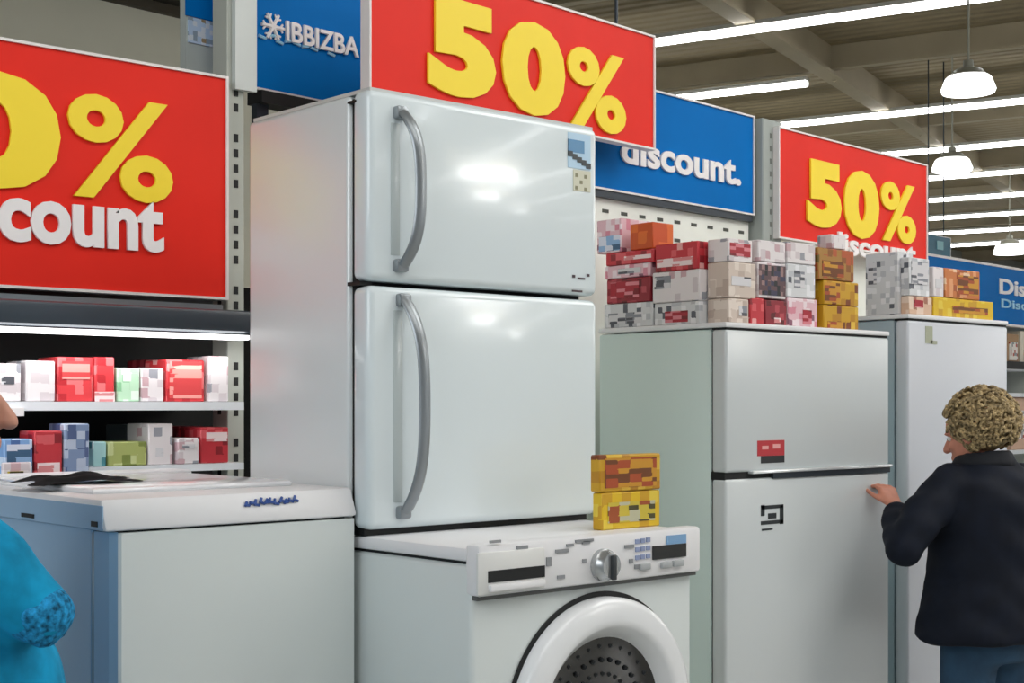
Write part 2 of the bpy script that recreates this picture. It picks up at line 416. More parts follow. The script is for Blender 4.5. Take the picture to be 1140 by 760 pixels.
# far aisle
FP = Plane(camxy(1085, 12), 5.2)
def pth(name, label, cat, pl, z, group=None): return thing(name, label, cat, (pl.p0[0], pl.p0[1], z), pl.ang, group)
zt = FP.z(1085, 293); zb = FP.z(1085, 357)
r, z0 = sign('aisle_banner', 'long blue aisle banner with white lettering at far right edge', 'sign', FP, 985, 1260, zb, zt, BLUE, 'blue header signs', .02, .05)
tx(r, FP, z0, 'Discount', LETW, 1112, 1190, 1128, 312, 329, .03)
tx(r, FP, z0, 'Discount', mat('letter_pale_blue', '#9fd4f0', .5), 1114, 1172, 1128, 334, 344, .02)
TP = Plane(camxy(1045, 20), 5.2)
r, z0 = sign('aisle_marker', 'small teal hanging square marker right of the smallest red sign', 'sign', TP, 1028, 1058, TP.z(1045, 284), TP.z(1045, 263), mat('teal_sign', '#0f5f78', .5), None, .01, .04)
bm = bmesh.new(); box(bm, TP.L(1043), TP.L(1050), -.006, 0, .08, .2); link('emblem', bm, mat('emblem_pale', '#7fb4bd', .5), r)
bm = bmesh.new()
for p in (1035, 1052): frustum(bm, (TP.L(p), .02, .26), (TP.L(p), .02, 6.4-z0), .01, .01, 6)
link('hanging_rod', bm, DARK, r)
fw = pth('shelving_unit', 'far white shelving unit under the blue aisle banner at right edge', 'shelving', FP, 0)
def flocal(name, m, *a):
    bm = bmesh.new(); box(bm, *a); return link(name, bm, m, fw)
LA, LB = FP.L(1000), FP.L(1280)
flocal('back_panel', SHELFW, LA, LB, .5, .54, 0, zb)
for zc in (1.93, 1.70, 1.2, .7, .25): flocal('shelf', SHELFW, LA, LB, 0, .5, zc-.035, zc)
flocal('price_rail', BLACK, LA, LB, -.02, 0, 1.91, 1.975)
for L in (LA+1.2, LA+2.6, LB-.05): flocal('upright', POST, L, L+.05, .02, .5, 0, zb)
CB = {'brown': mat('carton_brown', '#a5835e', .6), 'peach': mat('carton_peach', '#d9b59c', .6), 'cream': mat('carton_cream', '#e4dccb', .6)}
def fcarton(px0, px1, zc, py_top, m, label):
    L0, L1 = FP.L(px0), FP.L(px1)
    r = thing('carton', label, 'box', (FP.p0[0]+(L0+L1)/2*math.cos(FP.ang), FP.p0[1]+(L0+L1)/2*math.sin(FP.ang), zc), FP.ang, 'cartons on the far shelf')
    w = (L1-L0)/2; h = FP.z(px0, py_top)-zc
    bm = bmesh.new(); box(bm, -w, w, .04, .34, 0, h, .006, 1); link('body', bm, m, r)
    bm = bmesh.new(); box(bm, -w*.7, w*.7, .034, .04, h*.2, h*.75); link('front_label', bm, printmat('label_misc', [('#e8e2da', 4), ('#8a8f90', 1), ('#b0402f', 1)], 25), r)
fcarton(1126, 1139, 1.93, 371, CB['brown'], 'brown carton on the top far shelf beside the third refrigerator')
fcarton(1141, 1165, 1.93, 368, CB['cream'], 'cream carton on the top far shelf at the frame edge')
fcarton(1131, 1160, 1.2, 442, CB['peach'], 'peach carton on the far shelf right of the blond head')

# ------------------------------------------------------------------ shelving: left lit bay
HOLE = BLACK
def post(label, u0, u1, v0, v1, z0, z1, hz0, hz1, cover=None):
    r = thing('shelf_upright', label, 'post', ((u0+u1)/2, (v0+v1)/2, z0), 0, 'perforated shelf posts')
    part(r, 'post', POST, BX(u0, u1, v0, v1, z0, z1, bev=.003, seg=1))
    def holes(bm):
        z = hz0; i = 0
        while z < hz1:
            if i % 5 != 3:
                w = (u1-u0); c = (u0+u1)/2
                box(bm, c-.007, c+.007, v0-.0015, v0, z, z+.022)
                cv = (v0+v1)/2
                box(bm, u0-.0015, u0, cv-.008, cv+.008, z+.004, z+.026)
            z += .042; i += 1
    part(r, 'slot_row', HOLE, holes, False)
    if cover: part(r, 'cover_strip', POSTW, cover, False)
    return r
pu0, pu1 = uf(253, 3.46), uf(272, 3.46)
post('pale perforated steel post between the left red sign and the tall refrigerator', pu0, pu1, 3.46, 3.54, 0, 3.3, 1.40, 2.48,
     lambda bm: box(bm, uf(262, 3.44), uf(286, 3.44), 3.44, 3.458, zz(100, 2.1, 3.44), 3.3))
su = thing('shelving_unit', 'white shelving bay with lit black-backed shelves below the left red sign', 'shelving', (1.2, 3.6, 0))
BACKP = mat('black_back_panel', '#08090a', .7)
UE = pu0-.002
part(su, 'back_panel', BACKP, BX(-.6, 2.47, 3.74, 3.78, 0, 1.95))
zs1 = zz(447, 1.7, 3.38); zs2 = zz(516.5, 1.9, 3.38); zs3 = 1.425
part(su, 'shelf', SHELFW, BX(-.6, UE, 3.37, 3.74, zs1-.022, zs1))
part(su, 'shelf', SHELFW, BX(-.6, UE, 3.37, 3.74, zs2-.018, zs2))
UB = uf(101, 3.32)
part(su, 'deck', SHELFW, BX(-.6, UE, 3.30, 3.74, 1.37, 1.39))
part(su, 'deck_rail', mat('deck_rail_grey', '#9aa0a0', .5), BX(-.6, UE, 3.295, 3.30, 1.33, 1.40))
part(su, 'lower_panel', WHITE2, BX(-.6, UE, 3.33, 3.36, 0, 1.37))
part(su, 'price_tag', LETW, BX(uf(8, 3.365), uf(26, 3.365), 3.36, 3.37, zz(464, 1.1, 3.36), zz(454, 1.1, 3.36)), label='white price tag under the shelf edge')
# lower small riser for the left group
rs = thing('shelf_riser', 'low white riser carrying the blue and red packets at left', 'shelf', ((UB-.6)/2, 3.36, 1.39))
part(rs, 'riser_top', SHELFW, BX(-.5, UB, 3.32, 3.46, 1.39, zs3))
cz0, cz1 = zz(376.5, 2.07, 3.3), zz(347, 2.07, 3.3)
cn = thing('shelf_canopy', 'dark grey light canopy bar below the left red sign', 'canopy', (1.2, 3.3, cz0))
CU = uf(292, 3.3)
part(cn, 'canopy_hood', mat('canopy_slate', '#3b454f', .35, noise=.06), BX(-.6, CU, 3.28, 3.50, cz0+.012, cz1, bev=.012))
part(cn, 'end_cap', BLACK, BX(CU-.012, CU+.004, 3.277, 3.5, cz0, cz1+.003, bev=.004))
part(cn, 'light_tube', mat('canopy_tube', '#ffffff', .4, emit=3.0), BX(-.6, uf(268, 3.33), 3.283, 3.33, cz0-.006, cz0+.006, bev=.003))
part(cn, 'top_rail', mat('top_rail_grey', '#8b9298', .3, metal=.6), BX(-.6, uf(246, 3.42), 3.41, 3.45, cz1+.008, cz1+.022))
area('canopy_lamp', (1.3, 3.34, cz0-.03), (1.3, 3.44, 1.4), (1.8, .06), 1.5)

# ------------------------------------------------------------------ shelving: right bay
gw = thing('shelving_unit', 'pale pegboard shelving bay behind the refrigerators under the blue discount sign', 'shelving', (GP.p0[0], GP.p0[1], 0), GP.ang)
zh = GP.z(838, 238)-.02
bm = bmesh.new(); box(bm, -.9, GP.L(838), .02, .06, 0, zh); link('back_panel', bm, mat('pegboard_pale', '#eef0e8', .6, noise=.05), gw)
bm = bmesh.new(); box(bm, -.9, GP.L(838), -.0, .03, zh-.012, zh+.012); link('top_rail', bm, DARK, gw)
bm = bmesh.new()
for row, pys in enumerate((261, 280)):
    L = -.88
    z = GP.z(838, pys)
    while L < GP.L(836): box(bm, L, L+.035, .0185, .02, z, z+.012); L += .105
link('slot_row', bm, mat('slot_dark', '#4a4c46', .7), gw)
p2 = (GP.L(842), GP.L(863))
zp = GP.z(850, 134)
r = thing('shelf_upright', 'grey steel post between the blue discount sign and the smallest red sign', 'post', (GP.p0[0]+p2[0]*math.cos(a5), GP.p0[1]+p2[0]*math.sin(a5), 0), GP.ang, 'perforated shelf posts')
bm = bmesh.new(); box(bm, 0, p2[1]-p2[0], -.03, .06, 0, zp, .004, 1); link('post', bm, mat('post_grey', '#a3aaa6', .5), r)
bm = bmesh.new()
z = 1.95
while z < zp-.05:
    box(bm, .05, .062, -.0315, -.03, z, z+.02); z += .05
link('slot_row', bm, mat('slot_grey', '#70756f', .6), r)
bm = bmesh.new(); box(bm, GP.L(864), GP.L(1034), .02, .06, 0, R3.z(1031, 289)-.01)
o = link('back_panel', bm, MC['pegboard_pale'], gw)

# ------------------------------------------------------------------ display platform
PLAT = .46
dp = thing('display_platform', 'white display platform under the washing machines', 'platform', (1.85, 2.7, 0))
part(dp, 'deck', WHITE2, BX(1.23, 2.62, 2.16, 3.27, .06, PLAT, bev=.005, seg=1))
part(dp, 'kick_plinth', DARK, BX(1.27, 2.58, 2.22, 3.24, 0, .06))

# ------------------------------------------------------------------ left washing machine
lx0, lx1, ly0, ly1 = 1.226, 1.795, 2.49, 3.285
zl_t = zz(556, lx0, ly0); zl_b = zz(592, lx0, ly0)
wl = thing('top_loading_washer', 'white top-loading washer with side toned blue-grey for shade at lower left, cropped by the frame', 'washing machine', (1.51, 2.9, PLAT))
def prism(bm, pts, z0, z1):
    lo = [bm.verts.new((x, y, z0)) for x, y in pts]; hi = [bm.verts.new((x, y, z1)) for x, y in pts]
    bm.faces.new(list(reversed(lo))); bm.faces.new(hi)
    n = len(pts)
    for i in range(n): bm.faces.new((lo[i], lo[(i+1) % n], hi[(i+1) % n], hi[i]))
part(wl, 'cabinet', WHITE2, lambda bm: prism(bm, [(lx0+.012, ly1), (lx0+.012, ly0+.045), (lx0+.024, ly0+.006), (lx0+.032, ly0), (lx1-.004, ly0), (lx1-.001, ly0+.004), (lx1-.001, ly1)], PLAT+.03, zl_b-.004), False)
part(wl, 'corner_post', SHADESIDE, lambda bm: prism(bm, [(lx0, ly0+.048), (lx0+.012, ly0+.012), (lx0+.024, ly0-.001), (lx0+.028, ly0+.02), (lx0+.012, ly0+.05)], PLAT+.03, zl_b-.002), False)
part(wl, 'side_panel', SHADESIDE, BX(lx0, lx0+.012, ly0+.058, ly1-.01, PLAT+.04, zl_b+.005, bev=.004, seg=1))
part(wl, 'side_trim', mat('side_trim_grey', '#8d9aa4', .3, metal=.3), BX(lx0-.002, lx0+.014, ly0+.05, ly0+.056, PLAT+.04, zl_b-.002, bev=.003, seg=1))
part(wl, 'lid_gap', SEAM, BX(lx0+.03, lx1-.02, ly0+.012, ly1-.02, zl_b-.006, zl_b+.004))
def lid(bm):
    # front face leans back: a wedge with rounded edges
    box(bm, lx0-.004, lx1, ly0-.006, ly1, zl_b, zl_t, .007, 2)
    for v in bm.verts:
        if v.co.y < ly0+.1 and v.co.z > zl_b+.03: v.co.y += .018
part(wl, 'top_panel', PLASTIC, lid)
part(wl, 'lid', mat('lid_white', '#f0f1f4', .2, coat=.4), BX(lx0+.05, lx1-.05, ly0+.16, ly1-.14, zl_t-.002, zl_t+.012, bev=.008), parent=None)
part(wl, 'rear_console', PLASTIC, BX(lx0+.004, lx1, ly1-.11, ly1, zl_t-.004, zl_t+.016, bev=.008))
LOGO = mat('logo_blue', '#2a4f96', .4)
def logo(bm):
    rnd = random.Random(3)
    y = ly0+.004
    for i in range(11):
        u = lx0+.30+i*.0115; z = zl_b+.036+.004*rnd.uniform(-1, 1)
        y1 = ly0-.0005+ .006
        frustum(bm, (u, y1-.004, z), (u+.009*rnd.uniform(.3, 1), y1, z+.012*rnd.uniform(.4, 1)), .003, .003, 6)
        frustum(bm, (u, y1-.004, z+.002), (u+.011, y1-.003, z+.003*rnd.uniform(-1, 1)), .0028, .0028, 6)
part(wl, 'logo', LOGO, logo, label='small blue brand mark')
part(wl, 'lid_side', SHADESIDE, BX(lx0-.006, lx0-.002, ly0+.004, ly1-.01, zl_b+.002, zl_t-.012, bev=.001, seg=1))
part(wl, 'hinge_clip', BLACK, lambda bm: (box(bm, lx0-.008, lx0, ly0+.30, ly0+.36, zl_b+.008, zl_b+.016), box(bm, lx0-.008, lx0, ly0+.02, ly0+.045, zl_b+.008, zl_b+.018)))
for du in (.06, .5):
    for dv in (.06, .7): part(wl, 'foot', BLACK, lambda bm: frustum(bm, (lx0+du, ly0+dv, PLAT), (lx0+du, ly0+dv, PLAT+.035), .025, .02))
# crumpled cloth on it
bm = bmesh.new()
cx, cy = 1.335, 2.85
n = 18
g = [[None]*n for _ in range(n)]
rnd = random.Random(5)
for i in range(n):
    for j in range(n):
        a, b = i/(n-1)*2-1, j/(n-1)*2-1
        h = .017*max(0, 1-(a*a+b*b)*.55)*(1+.5*math.sin(5*a+3*b)*math.cos(4*b-2*a))
        w = 1+.15*math.sin(6*b)
        g[i][j] = bm.verts.new((cx+a*.115*w, cy+b*.07*(1+.2*math.sin(5*a)), zl_t+.0125+max(.001, h)))
for i in range(n-1):
    for j in range(n-1): bm.faces.new((g[i][j], g[i+1][j], g[i+1][j+1], g[i][j+1]))
bmesh.ops.solidify(bm, geom=bm.faces[:], thickness=-.003)
o = link('folded_cloth', bm, mat('cloth_black', '#26272c', .8, noise=.4, scale=18), None, 'all', (cx, cy, zl_t+.012)); o.location = (cx, cy, zl_t+.012)
tag(o, 'dark grey crumpled cloth lying on the white top-loading washer', 'cloth')

# ------------------------------------------------------------------ front loading washer
wx0, wx1, wy0, wy1 = 1.815, 2.465, 2.133, 2.90
wt = 1.320
wm = thing('front_loading_washer', 'white front-loading washing machine with dark round door under the tall refrigerator', 'washing machine', (2.14, 2.5, PLAT))
part(wm, 'cabinet', WHITE2, BX(wx0, wx1, wy0, wy1, PLAT+.03, wt-.034, bev=.012, seg=3))
part(wm, 'worktop', PLASTIC, BX(wx0-.004, wx1+.003, wy0+.012, wy1, wt-.028, wt, bev=.008))
part(wm, 'worktop_gap', SEAM, BX(wx0+.01, wx1-.01, wy0+.03, wy1-.02, wt-.036, wt-.026))
pz0, pz1 = zz(664, wx0, wy0), 1.327
part(wm, 'control_panel', PLASTIC, BX(wx0-.001, wx1+.006, wy0-.022, wy0+.02, pz0, pz1, bev=.008))
wf = wy0-.022
def pr(px0, px1, py0, py1, dv0=-.003, dv1=.001, bev=0):
    u0, u1 = uf(px0, wf), uf(px1, wf); zc0, zc1 = zz(py1, (u0+u1)/2, wf), zz(py0, (u0+u1)/2, wf)
    return BX(u0, u1, wf+dv0, wf+dv1, zc0, zc1, bev=bev)
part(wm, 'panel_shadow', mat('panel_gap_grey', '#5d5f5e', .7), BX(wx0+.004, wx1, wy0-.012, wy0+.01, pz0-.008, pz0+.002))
dr = part(wm, 'detergent_drawer', mat('drawer_white', '#dedfdd', .35), pr(530, 605, 612, 659, -.006, .002, .004))
part(wm, 'drawer_handle', SEAM, pr(541, 604, 632, 645, -.0075, -.005), label='dark recessed grip', parent=dr)
part(wm, 'drawer_lip', PLASTIC, pr(541, 602, 647, 655, -.016, -.005, .003), parent=dr)
kn = part(wm, 'program_knob', mat('knob_silver', '#b7babb', .25, metal=.7), lambda bm: lathe(bm, [(wf+.002, .034), (wf-.012, .034), (wf-.016, .03), (wf-.03, .026), (wf-.032, .0)], uf(670, wf), zz(626, 2.22, wf), 32))
part(wm, 'knob_grip', mat('knob_dark', '#33373a', .35), lambda bm: box(bm, uf(670, wf)-.006, uf(670, wf)+.006, wf-.04, wf-.03, zz(641, 2.22, wf), zz(614, 2.22, wf), .003), parent=kn)
ds = part(wm, 'display_screen', BLACKG, pr(726, 763, 606, 621), label='black display')
part(wm, 'display_label', mat('label_blue', '#7fa9d2', .4), pr(742, 763, 595, 605), parent=ds)
part(wm, 'indicator_print', mat('print_bluegrey', '#93a0c4', .5), lambda bm: [pr(707+i*6, 711+i*6, 600+j*9-i, 605+j*9-i)(bm) for i in range(3) for j in range(3)])
for x, y, w, h in ((545, 601, 12, 3), (575, 607, 12, 4), (618, 611, 14, 4), (630, 605, 8, 3), (608, 620, 5, 10), (648, 602, 8, 3), (695, 606, 10, 4), (648, 622, 4, 4), (620, 640, 8, 4), (700, 622, 4, 5), (706, 628, 5, 5), (640, 600, 20, 3)):
    part(wm, 'program_print', mat('print_grey', '#8e9194', .5), pr(x, x+w, y, y+h))
for i, px in enumerate((711, 735, 748)):
    part(wm, 'push_button', mat('button_grey', '#aeb2b4', .35), pr(px, px+11, 627-i*2, 634-i*2, -.008, .001, .002))
dcx, dcz = 2.165, .937
dd = part(wm, 'door_ring', mat('door_white', '#e6e8ea', .25, coat=.3), lambda bm: lathe(bm, [(wy0+.004, .258), (wy0-.026, .258), (wy0-.036, .252), (wy0-.04, .242), (wy0-.043, .214), (wy0-.043, .202), (wy0-.038, .196), (wy0-.012, .172), (wy0+.002, .17)], dcx, dcz, 96, True))
part(wm, 'door_gap', BLACK, lambda bm: lathe(bm, [(wy0-.002, .269), (wy0-.004, .269), (wy0-.004, .245)], dcx, dcz, 96, True), parent=dd)
def glass(bm): lathe(bm, [(wy0-.014, .176), (wy0-.010, .16), (wy0-.006, .13), (wy0-.004, .08), (wy0-.003, .03), (wy0-.0025, 0.0001)], dcx, dcz, 64)
gl = part(wm, 'door_glass', mat('door_glass_black', '#08090a', .12, coat=.5, spec=.4), glass, label='black glass bowl of the door')
def ribs(bm):
    for k in range(30):
        a = 2*math.pi*k/30
        for rr in (.155, .125, .095, .065):
            p = (dcx+rr*math.cos(a+rr*9), wy0-.008+.004*(rr<.1), dcz+rr*math.sin(a+rr*9)); ball(bm, p, (.006, .006, .006), 1)
part(wm, 'drum_dots', mat('drum_grey', '#2a2d30', .3, metal=.5), ribs, parent=gl)
for du in (.06, .59):
    for dv in (.06, .7): part(wm, 'foot', BLACK, lambda bm: frustum(bm, (wx0+du, wy0+dv, PLAT), (wx0+du, wy0+dv, PLAT+.035), .025, .02))

# ------------------------------------------------------------------ tall refrigerator on the washer
fy0 = 2.45; fx0 = uf(412, fy0)-.003; fx1 = uf(666, fy0); fy1 = 2.93
fz0 = wt; fz1 = zz(97, fx0, fy0)
zsp = zz(314, fx0, fy0)
rf = thing('refrigerator', 'tall glossy white two-door refrigerator standing on the front-loading washer', 'refrigerator', ((fx0+fx1)/2, 2.7, fz0), 0, 'white refrigerators')
FSIDE = mat('white_enamel_side', '#e3e9ea', .32, coat=.9, noise=.015, scale=2, spec=.9)
WHITE.node_tree.nodes['Principled BSDF'].inputs['Coat Roughness'].default_value = .06
FSIDE.node_tree.nodes['Principled BSDF'].inputs['Coat Roughness'].default_value = .28
FSIDE.node_tree.nodes['Principled BSDF'].inputs['Coat IOR'].default_value = 1.8
part(rf, 'cabinet', FSIDE, BX(fx0+.002, fx1-.002, fy0+.075, fy1, fz0+.02, fz1-.004, bev=.012, seg=3))
part(rf, 'door_gasket', SEAM, BX(fx0+.012, fx1-.012, fy0+.055, fy0+.08, fz0+.02, fz1-.012))
part(rf, 'base_plinth', BLACK, BX(fx0+.01, fx1-.01, fy0+.03, fy1-.02, fz0, fz0+.022))
fd = part(rf, 'freezer_door', WHITE, BX(fx0, fx1, fy0, fy0+.064, zsp+.005, fz1, bev=.018, seg=5))
ld = part(rf, 'fridge_door', WHITE, BX(fx0, fx1, fy0, fy0+.064, fz0+.014, zsp-.005, bev=.018, seg=5))
part(rf, 'top_cap', mat('cap_grey', '#c8cbc9', .4), BX(fx0+.01, fx1-.01, fy0+.01, fy1-.01, fz1-.004, fz1+.004))
part(rf, 'hinge_cover', BLACK, BX(fx0-.002, fx0+.03, fy0+.03, fy0+.075, zsp-.004, zsp+.004))
part(rf, 'hinge_pin', BLACK, BX(fx0-.002, fx0+.012, fy0+.045, fy0+.075, fz1-.024, fz1-.019))
def handle(px, pyt, pyb, bow, root):
    u = uf(px, fy0); zt_, zb_ = zz(pyt, u, fy0), zz(pyb, u, fy0); n = 24
    pts = []
    for i in range(n+1):
        t = i/n; d = (1-(2*t-1)**4)*bow
        pts.append((u+.016*(1-(2*t-1)**2), fy0-.004-d, zt_+(zb_-zt_)*t))
    def fn(bm):
        tubepath(bm, pts, .03, .016, 10)
        for z in (zt_-.008, zb_+.008): box(bm, u-.016, u+.016, fy0-.018, fy0+.004, z-.014, z+.014, .006)
    part(rf, 'handle', HANDLE, fn, parent=root)
    # greyer strip behind the handle, recess shade put into its colour
    part(rf, 'handle_recess_shade', mat('recess_shade', '#b9c3c4', .3, coat=.2), BX(u-.022, u+.002, fy0-.0015, fy0+.002, zb_+.03, zt_-.03, bev=.001), parent=root)
handle(444, 122, 300, .052, fd)
handle(447, 330, 574, .056, ld)
def fr(px0, px1, py0, py1, d=.0015):
    u0, u1 = uf(px0, fy0), uf(px1, fy0); um = (u0+u1)/2
    return BX(u0, u1, fy0-d, fy0+.001, zz(py1, um, fy0), zz(py0, um, fy0))
st = part(rf, 'energy_sticker', mat('sticker_pale_blue', '#b8d6ec', .4), fr(632, 657, 149, 188), parent=fd, label='pale blue sticker at the top corner')
part(rf, 'sticker_print', mat('sticker_blue', '#5b8fb8', .4), fr(632, 650, 156, 170, .0022), parent=fd)
part(rf, 'sticker_print', mat('sticker_dark', '#41474a', .5), lambda bm: [fr(632+i*5, 637+i*5, 168+i*3.5, 174+i*3.5, .0028)(bm) for i in range(5)], parent=fd)
part(rf, 'paper_tag', mat('sticker_cream', '#d5d4c0', .5), fr(638, 657, 190, 213), parent=fd)
part(rf, 'tag_print', mat('print_olive', '#8e8b6e', .5), lambda bm: [fr(640+i*5, 643+i*5, 193+j*7+i, 197+j*7+i, .0022)(bm) for i in range(3) for j in range(3) if (i+j) % 2 == 0], parent=fd)
part(rf, 'small_mark', mat('mark_dark', '#4c3a40', .5), lambda bm: [fr(637, 640, 306, 309)(bm), fr(653, 656, 305, 308)(bm), fr(643, 651, 309, 311)(bm), fr(637, 648, 323, 325)(bm)], parent=fd)

# yellow packets on the washer
def carton(label, u0, u1, v0, v1, z0, z1, m, lm=None, group=None, side=False, name='carton', lab=(.12, .88, .18, .82), lid=None):
    r = thing(name, label, 'box', ((u0+u1)/2, (v0+v1)/2, z0), 0, group)
    part(r, 'body', m, BX(u0, u1, v0, v1, z0, z1-.001, bev=.003, seg=1))
    a, b, c_, d = lab
    if lm:
        if side: part(r, 'printed_label', lm, BX(u0-.0015, u0, v1-(v1-v0)*b, v1-(v1-v0)*a, z0+(z1-z0)*c_, z0+(z1-z0)*d))
        else: part(r, 'printed_label', lm, BX(u0+(u1-u0)*a, u0+(u1-u0)*b, v0-.0015, v0, z0+(z1-z0)*c_, z0+(z1-z0)*d))
    return r
PR = {
 'white': printmat('card_white', [('#e6dfe0', 10), ('#d3c8cb', 3), ('#c9a7ad', 1), ('#9b9ca4', 1)], 28),
 'whitegrey': printmat('card_whitegrey', [('#d5d6d8', 9), ('#bdbfc4', 2), ('#5c5f68', 1), ('#e9e9ec', 2)], 34),
 'red': printmat('card_red', [('#c3303a', 8), ('#d85a60', 3), ('#8c1a24', 2), ('#e8a7a5', 1)], 30),
 'redlit': printmat('card_redlit', [('#df3f45', 8), ('#e8787a', 3), ('#c22a33', 2), ('#f2b2ae', 1)], 30),
 'darkred': printmat('card_darkred', [('#8f1f2d', 8), ('#b5454f', 2), ('#5e1018', 2)], 30),
 'pink': printmat('card_pink', [('#e3b9c2', 6), ('#d98a9b', 2), ('#f0dde2', 3), ('#8c5a6c', 1)], 34),
 'green': printmat('card_green', [('#bfe3c3', 6), ('#8fc79a', 2), ('#e4f2e4', 2)], 30),
 'olive': printmat('card_olive', [('#a9b26a', 8), ('#c7cf94', 3), ('#7d8a44', 2)], 30),
 'teal': printmat('card_teal', [('#a8d4d4', 5), ('#4f8f98', 2), ('#e1f0f0', 2)], 34),
 'blue': printmat('card_blue', [('#7fa6d6', 6), ('#4a6aa2', 2), ('#c7d8ee', 3)], 30),
 'bluegrey': printmat('card_bluegrey', [('#7f93b5', 5), ('#50618a', 2), ('#b9c4d8', 3)], 30),
 'yellow': printmat('card_yellow', [('#c99a16', 9), ('#b8820f', 3), ('#dcb53a', 2), ('#7a3a10', 1)], 26),
 'brightyellow': printmat('card_brightyellow', [('#dcb618', 9), ('#c99a18', 3), ('#e3c742', 2)], 22),
 'brown': printmat('card_brown', [('#a87a34', 5), ('#8a5320', 3), ('#b4552a', 3), ('#6d5a1e', 1)], 26),
 'orange': printmat('card_orange', [('#c9763c', 5), ('#e0a070', 3), ('#a4501f', 2), ('#e8c9a8', 1)], 28),
 'deeporange': printmat('card_deeporange', [('#c94f12', 8), ('#dd6a22', 3), ('#a33c0c', 1)], 16),
 'tan': printmat('card_tan', [('#d2c2b6', 7), ('#bfaca0', 2), ('#e3d6cb', 2)], 26),
 'peach': printmat('card_peach', [('#d9b59a', 6), ('#e8d0bd', 3), ('#a8705a', 1)], 28),
}
LB = {
 'dark': printmat('print_dark', [('#55565e', 2), ('#d6d4d7', 6), ('#8a8d95', 2)], 52, stretch=(.35, .35, 1.3)),
 'photo': printmat('print_photo', [('#5f464a', 3), ('#3a3a52', 2), ('#232427', 2), ('#9a7a78', 2)], 42),
 'red': printmat('print_red', [('#a81f30', 4), ('#d8808a', 2), ('#7c1420', 1)], 42, stretch=(.4, .4, 1.5)),
 'white': printmat('print_white', [('#f0dcdc', 5), ('#d98a8c', 2)], 50, stretch=(.35, .35, 1.6)),
 'brownp': printmat('print_brown', [('#6e3a0e', 3), ('#c98f20', 4), ('#a8481c', 2)], 50, stretch=(.35, .35, 1.3)),
 'oliveb': printmat('print_oliveb', [('#45401a', 2), ('#c9b43a', 3), ('#9c4a1c', 1), ('#b9b79a', 2)], 50, stretch=(.4, .4, 1.2)),
 'bluep': printmat('print_blue', [('#8fb2d8', 3), ('#3c5f80', 2), ('#d8dcea', 2), ('#6a2a4a', 1)], 40, stretch=(.5, .5, 1)),
 'stripe': printmat('print_stripe', [('#f3a49c', 3), ('#dc4a4c', 4), ('#f0c9bb', 1)], 40, stretch=(.2, .2, 1.5)),
}
yv = 2.235
yu0, yu1 = uf(670, yv), uf(735, yv)
zm = zz(546, 2.37, yv)
ztop = zz(505, 2.37, yv)
gy = 'yellow packets on the washer'
carton('lower yellow packet standing on the front-loading washer beside the refrigerator', yu0, yu1, yv, yv+.03, wt, zm-.001, PR['brightyellow'], LB['oliveb'], gy, lab=(.1, .9, .18, .72), name='yellow_packet')
carton('upper yellow packet stacked on the packet beside the tall refrigerator', yu0-.008, yu1+.001, yv-.001, yv+.029, zm, ztop, PR['yellow'], LB['brownp'], gy, lab=(.08, .92, .1, .9), name='yellow_packet')

# ------------------------------------------------------------------ second refrigerator
gx0, gx1, gy0, gy1 = uf(808, 2.80), uf(990, 2.80), 2.80, 3.34
gz1 = zz(358, gx0, gy0); gs = zz(531, gx0, gy0)
r2 = thing('refrigerator', 'white refrigerator topped with cartons, red sticker on its freezer door', 'refrigerator', ((gx0+gx1)/2, 3.05, 0), 0, 'white refrigerators')
SIL = mat('silver_white', '#ccd2d4', .25, coat=.3, noise=.02, scale=2)
SIDE2 = mat('side_grey_green', '#d6e8e4', .35, noise=.03, scale=2)
part(r2, 'cabinet', SIDE2, BX(gx0+.002, gx1-.002, gy0+.062, gy1, .03, gz1-.02, bev=.008))
part(r2, 'door_gasket', SEAM, BX(gx0+.01, gx1-.01, gy0+.05, gy0+.066, .05, gz1-.03))
f2 = part(r2, 'freezer_door', SIL, BX(gx0, gx1, gy0, gy0+.056, gs+.012, gz1-.022, bev=.01, seg=3))
l2 = part(r2, 'fridge_door', SIL, BX(gx0, gx1, gy0, gy0+.056, .06, gs-.008, bev=.01, seg=3))
part(r2, 'top_cap', PLASTIC, BX(gx0-.001, gx1+.001, gy0-.002, gy1, gz1-.016, gz1, bev=.004))
part(r2, 'top_gap', SEAM, BX(gx0+.006, gx1-.006, gy0+.004, gy0+.06, gz1-.023, gz1-.015))
part(r2, 'door_gap', SEAM, BX(gx0+.004, gx1-.004, gy0+.008, gy0+.06, gs-.01, gs+.014))
part(r2, 'grip_trim', mat('trim_bright', '#e4e8ea', .15, metal=.4), BX(uf(835, gy0), gx1+.004, gy0-.012, gy0+.01, gs+.006, gs+.016, bev=.003), parent=f2)
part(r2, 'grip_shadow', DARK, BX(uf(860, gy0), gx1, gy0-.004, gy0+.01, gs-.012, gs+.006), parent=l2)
def f2r(px0, px1, py0, py1, d=.0015):
    u0, u1 = uf(px0, gy0), uf(px1, gy0); um = (u0+u1)/2
    return BX(u0, u1, gy0-d, gy0+.001, zz(py1, um, gy0), zz(py0, um, gy0))
part(r2, 'red_sticker', mat('sticker_red', '#b9323a', .4), f2r(843, 873, 490, 507), parent=f2, label='red and black sticker')
for q_ in ((848, 855, 496, 500), (860, 868, 494, 499)): part(r2, 'sticker_print', mat('sticker_pink', '#e6a5a3', .5), f2r(*q_, .0022), parent=f2)
part(r2, 'sticker_base', mat('sticker_black', '#25282b', .4), f2r(847, 873, 507, 515), parent=f2)
def sq(bm):
    f2r(847, 872, 562, 566)(bm); f2r(847, 851, 562, 574)(bm); f2r(868, 872, 562, 583)(bm); f2r(847, 872, 579, 583)(bm); f2r(855, 864, 571, 577)(bm); f2r(848, 860, 588, 590)(bm)
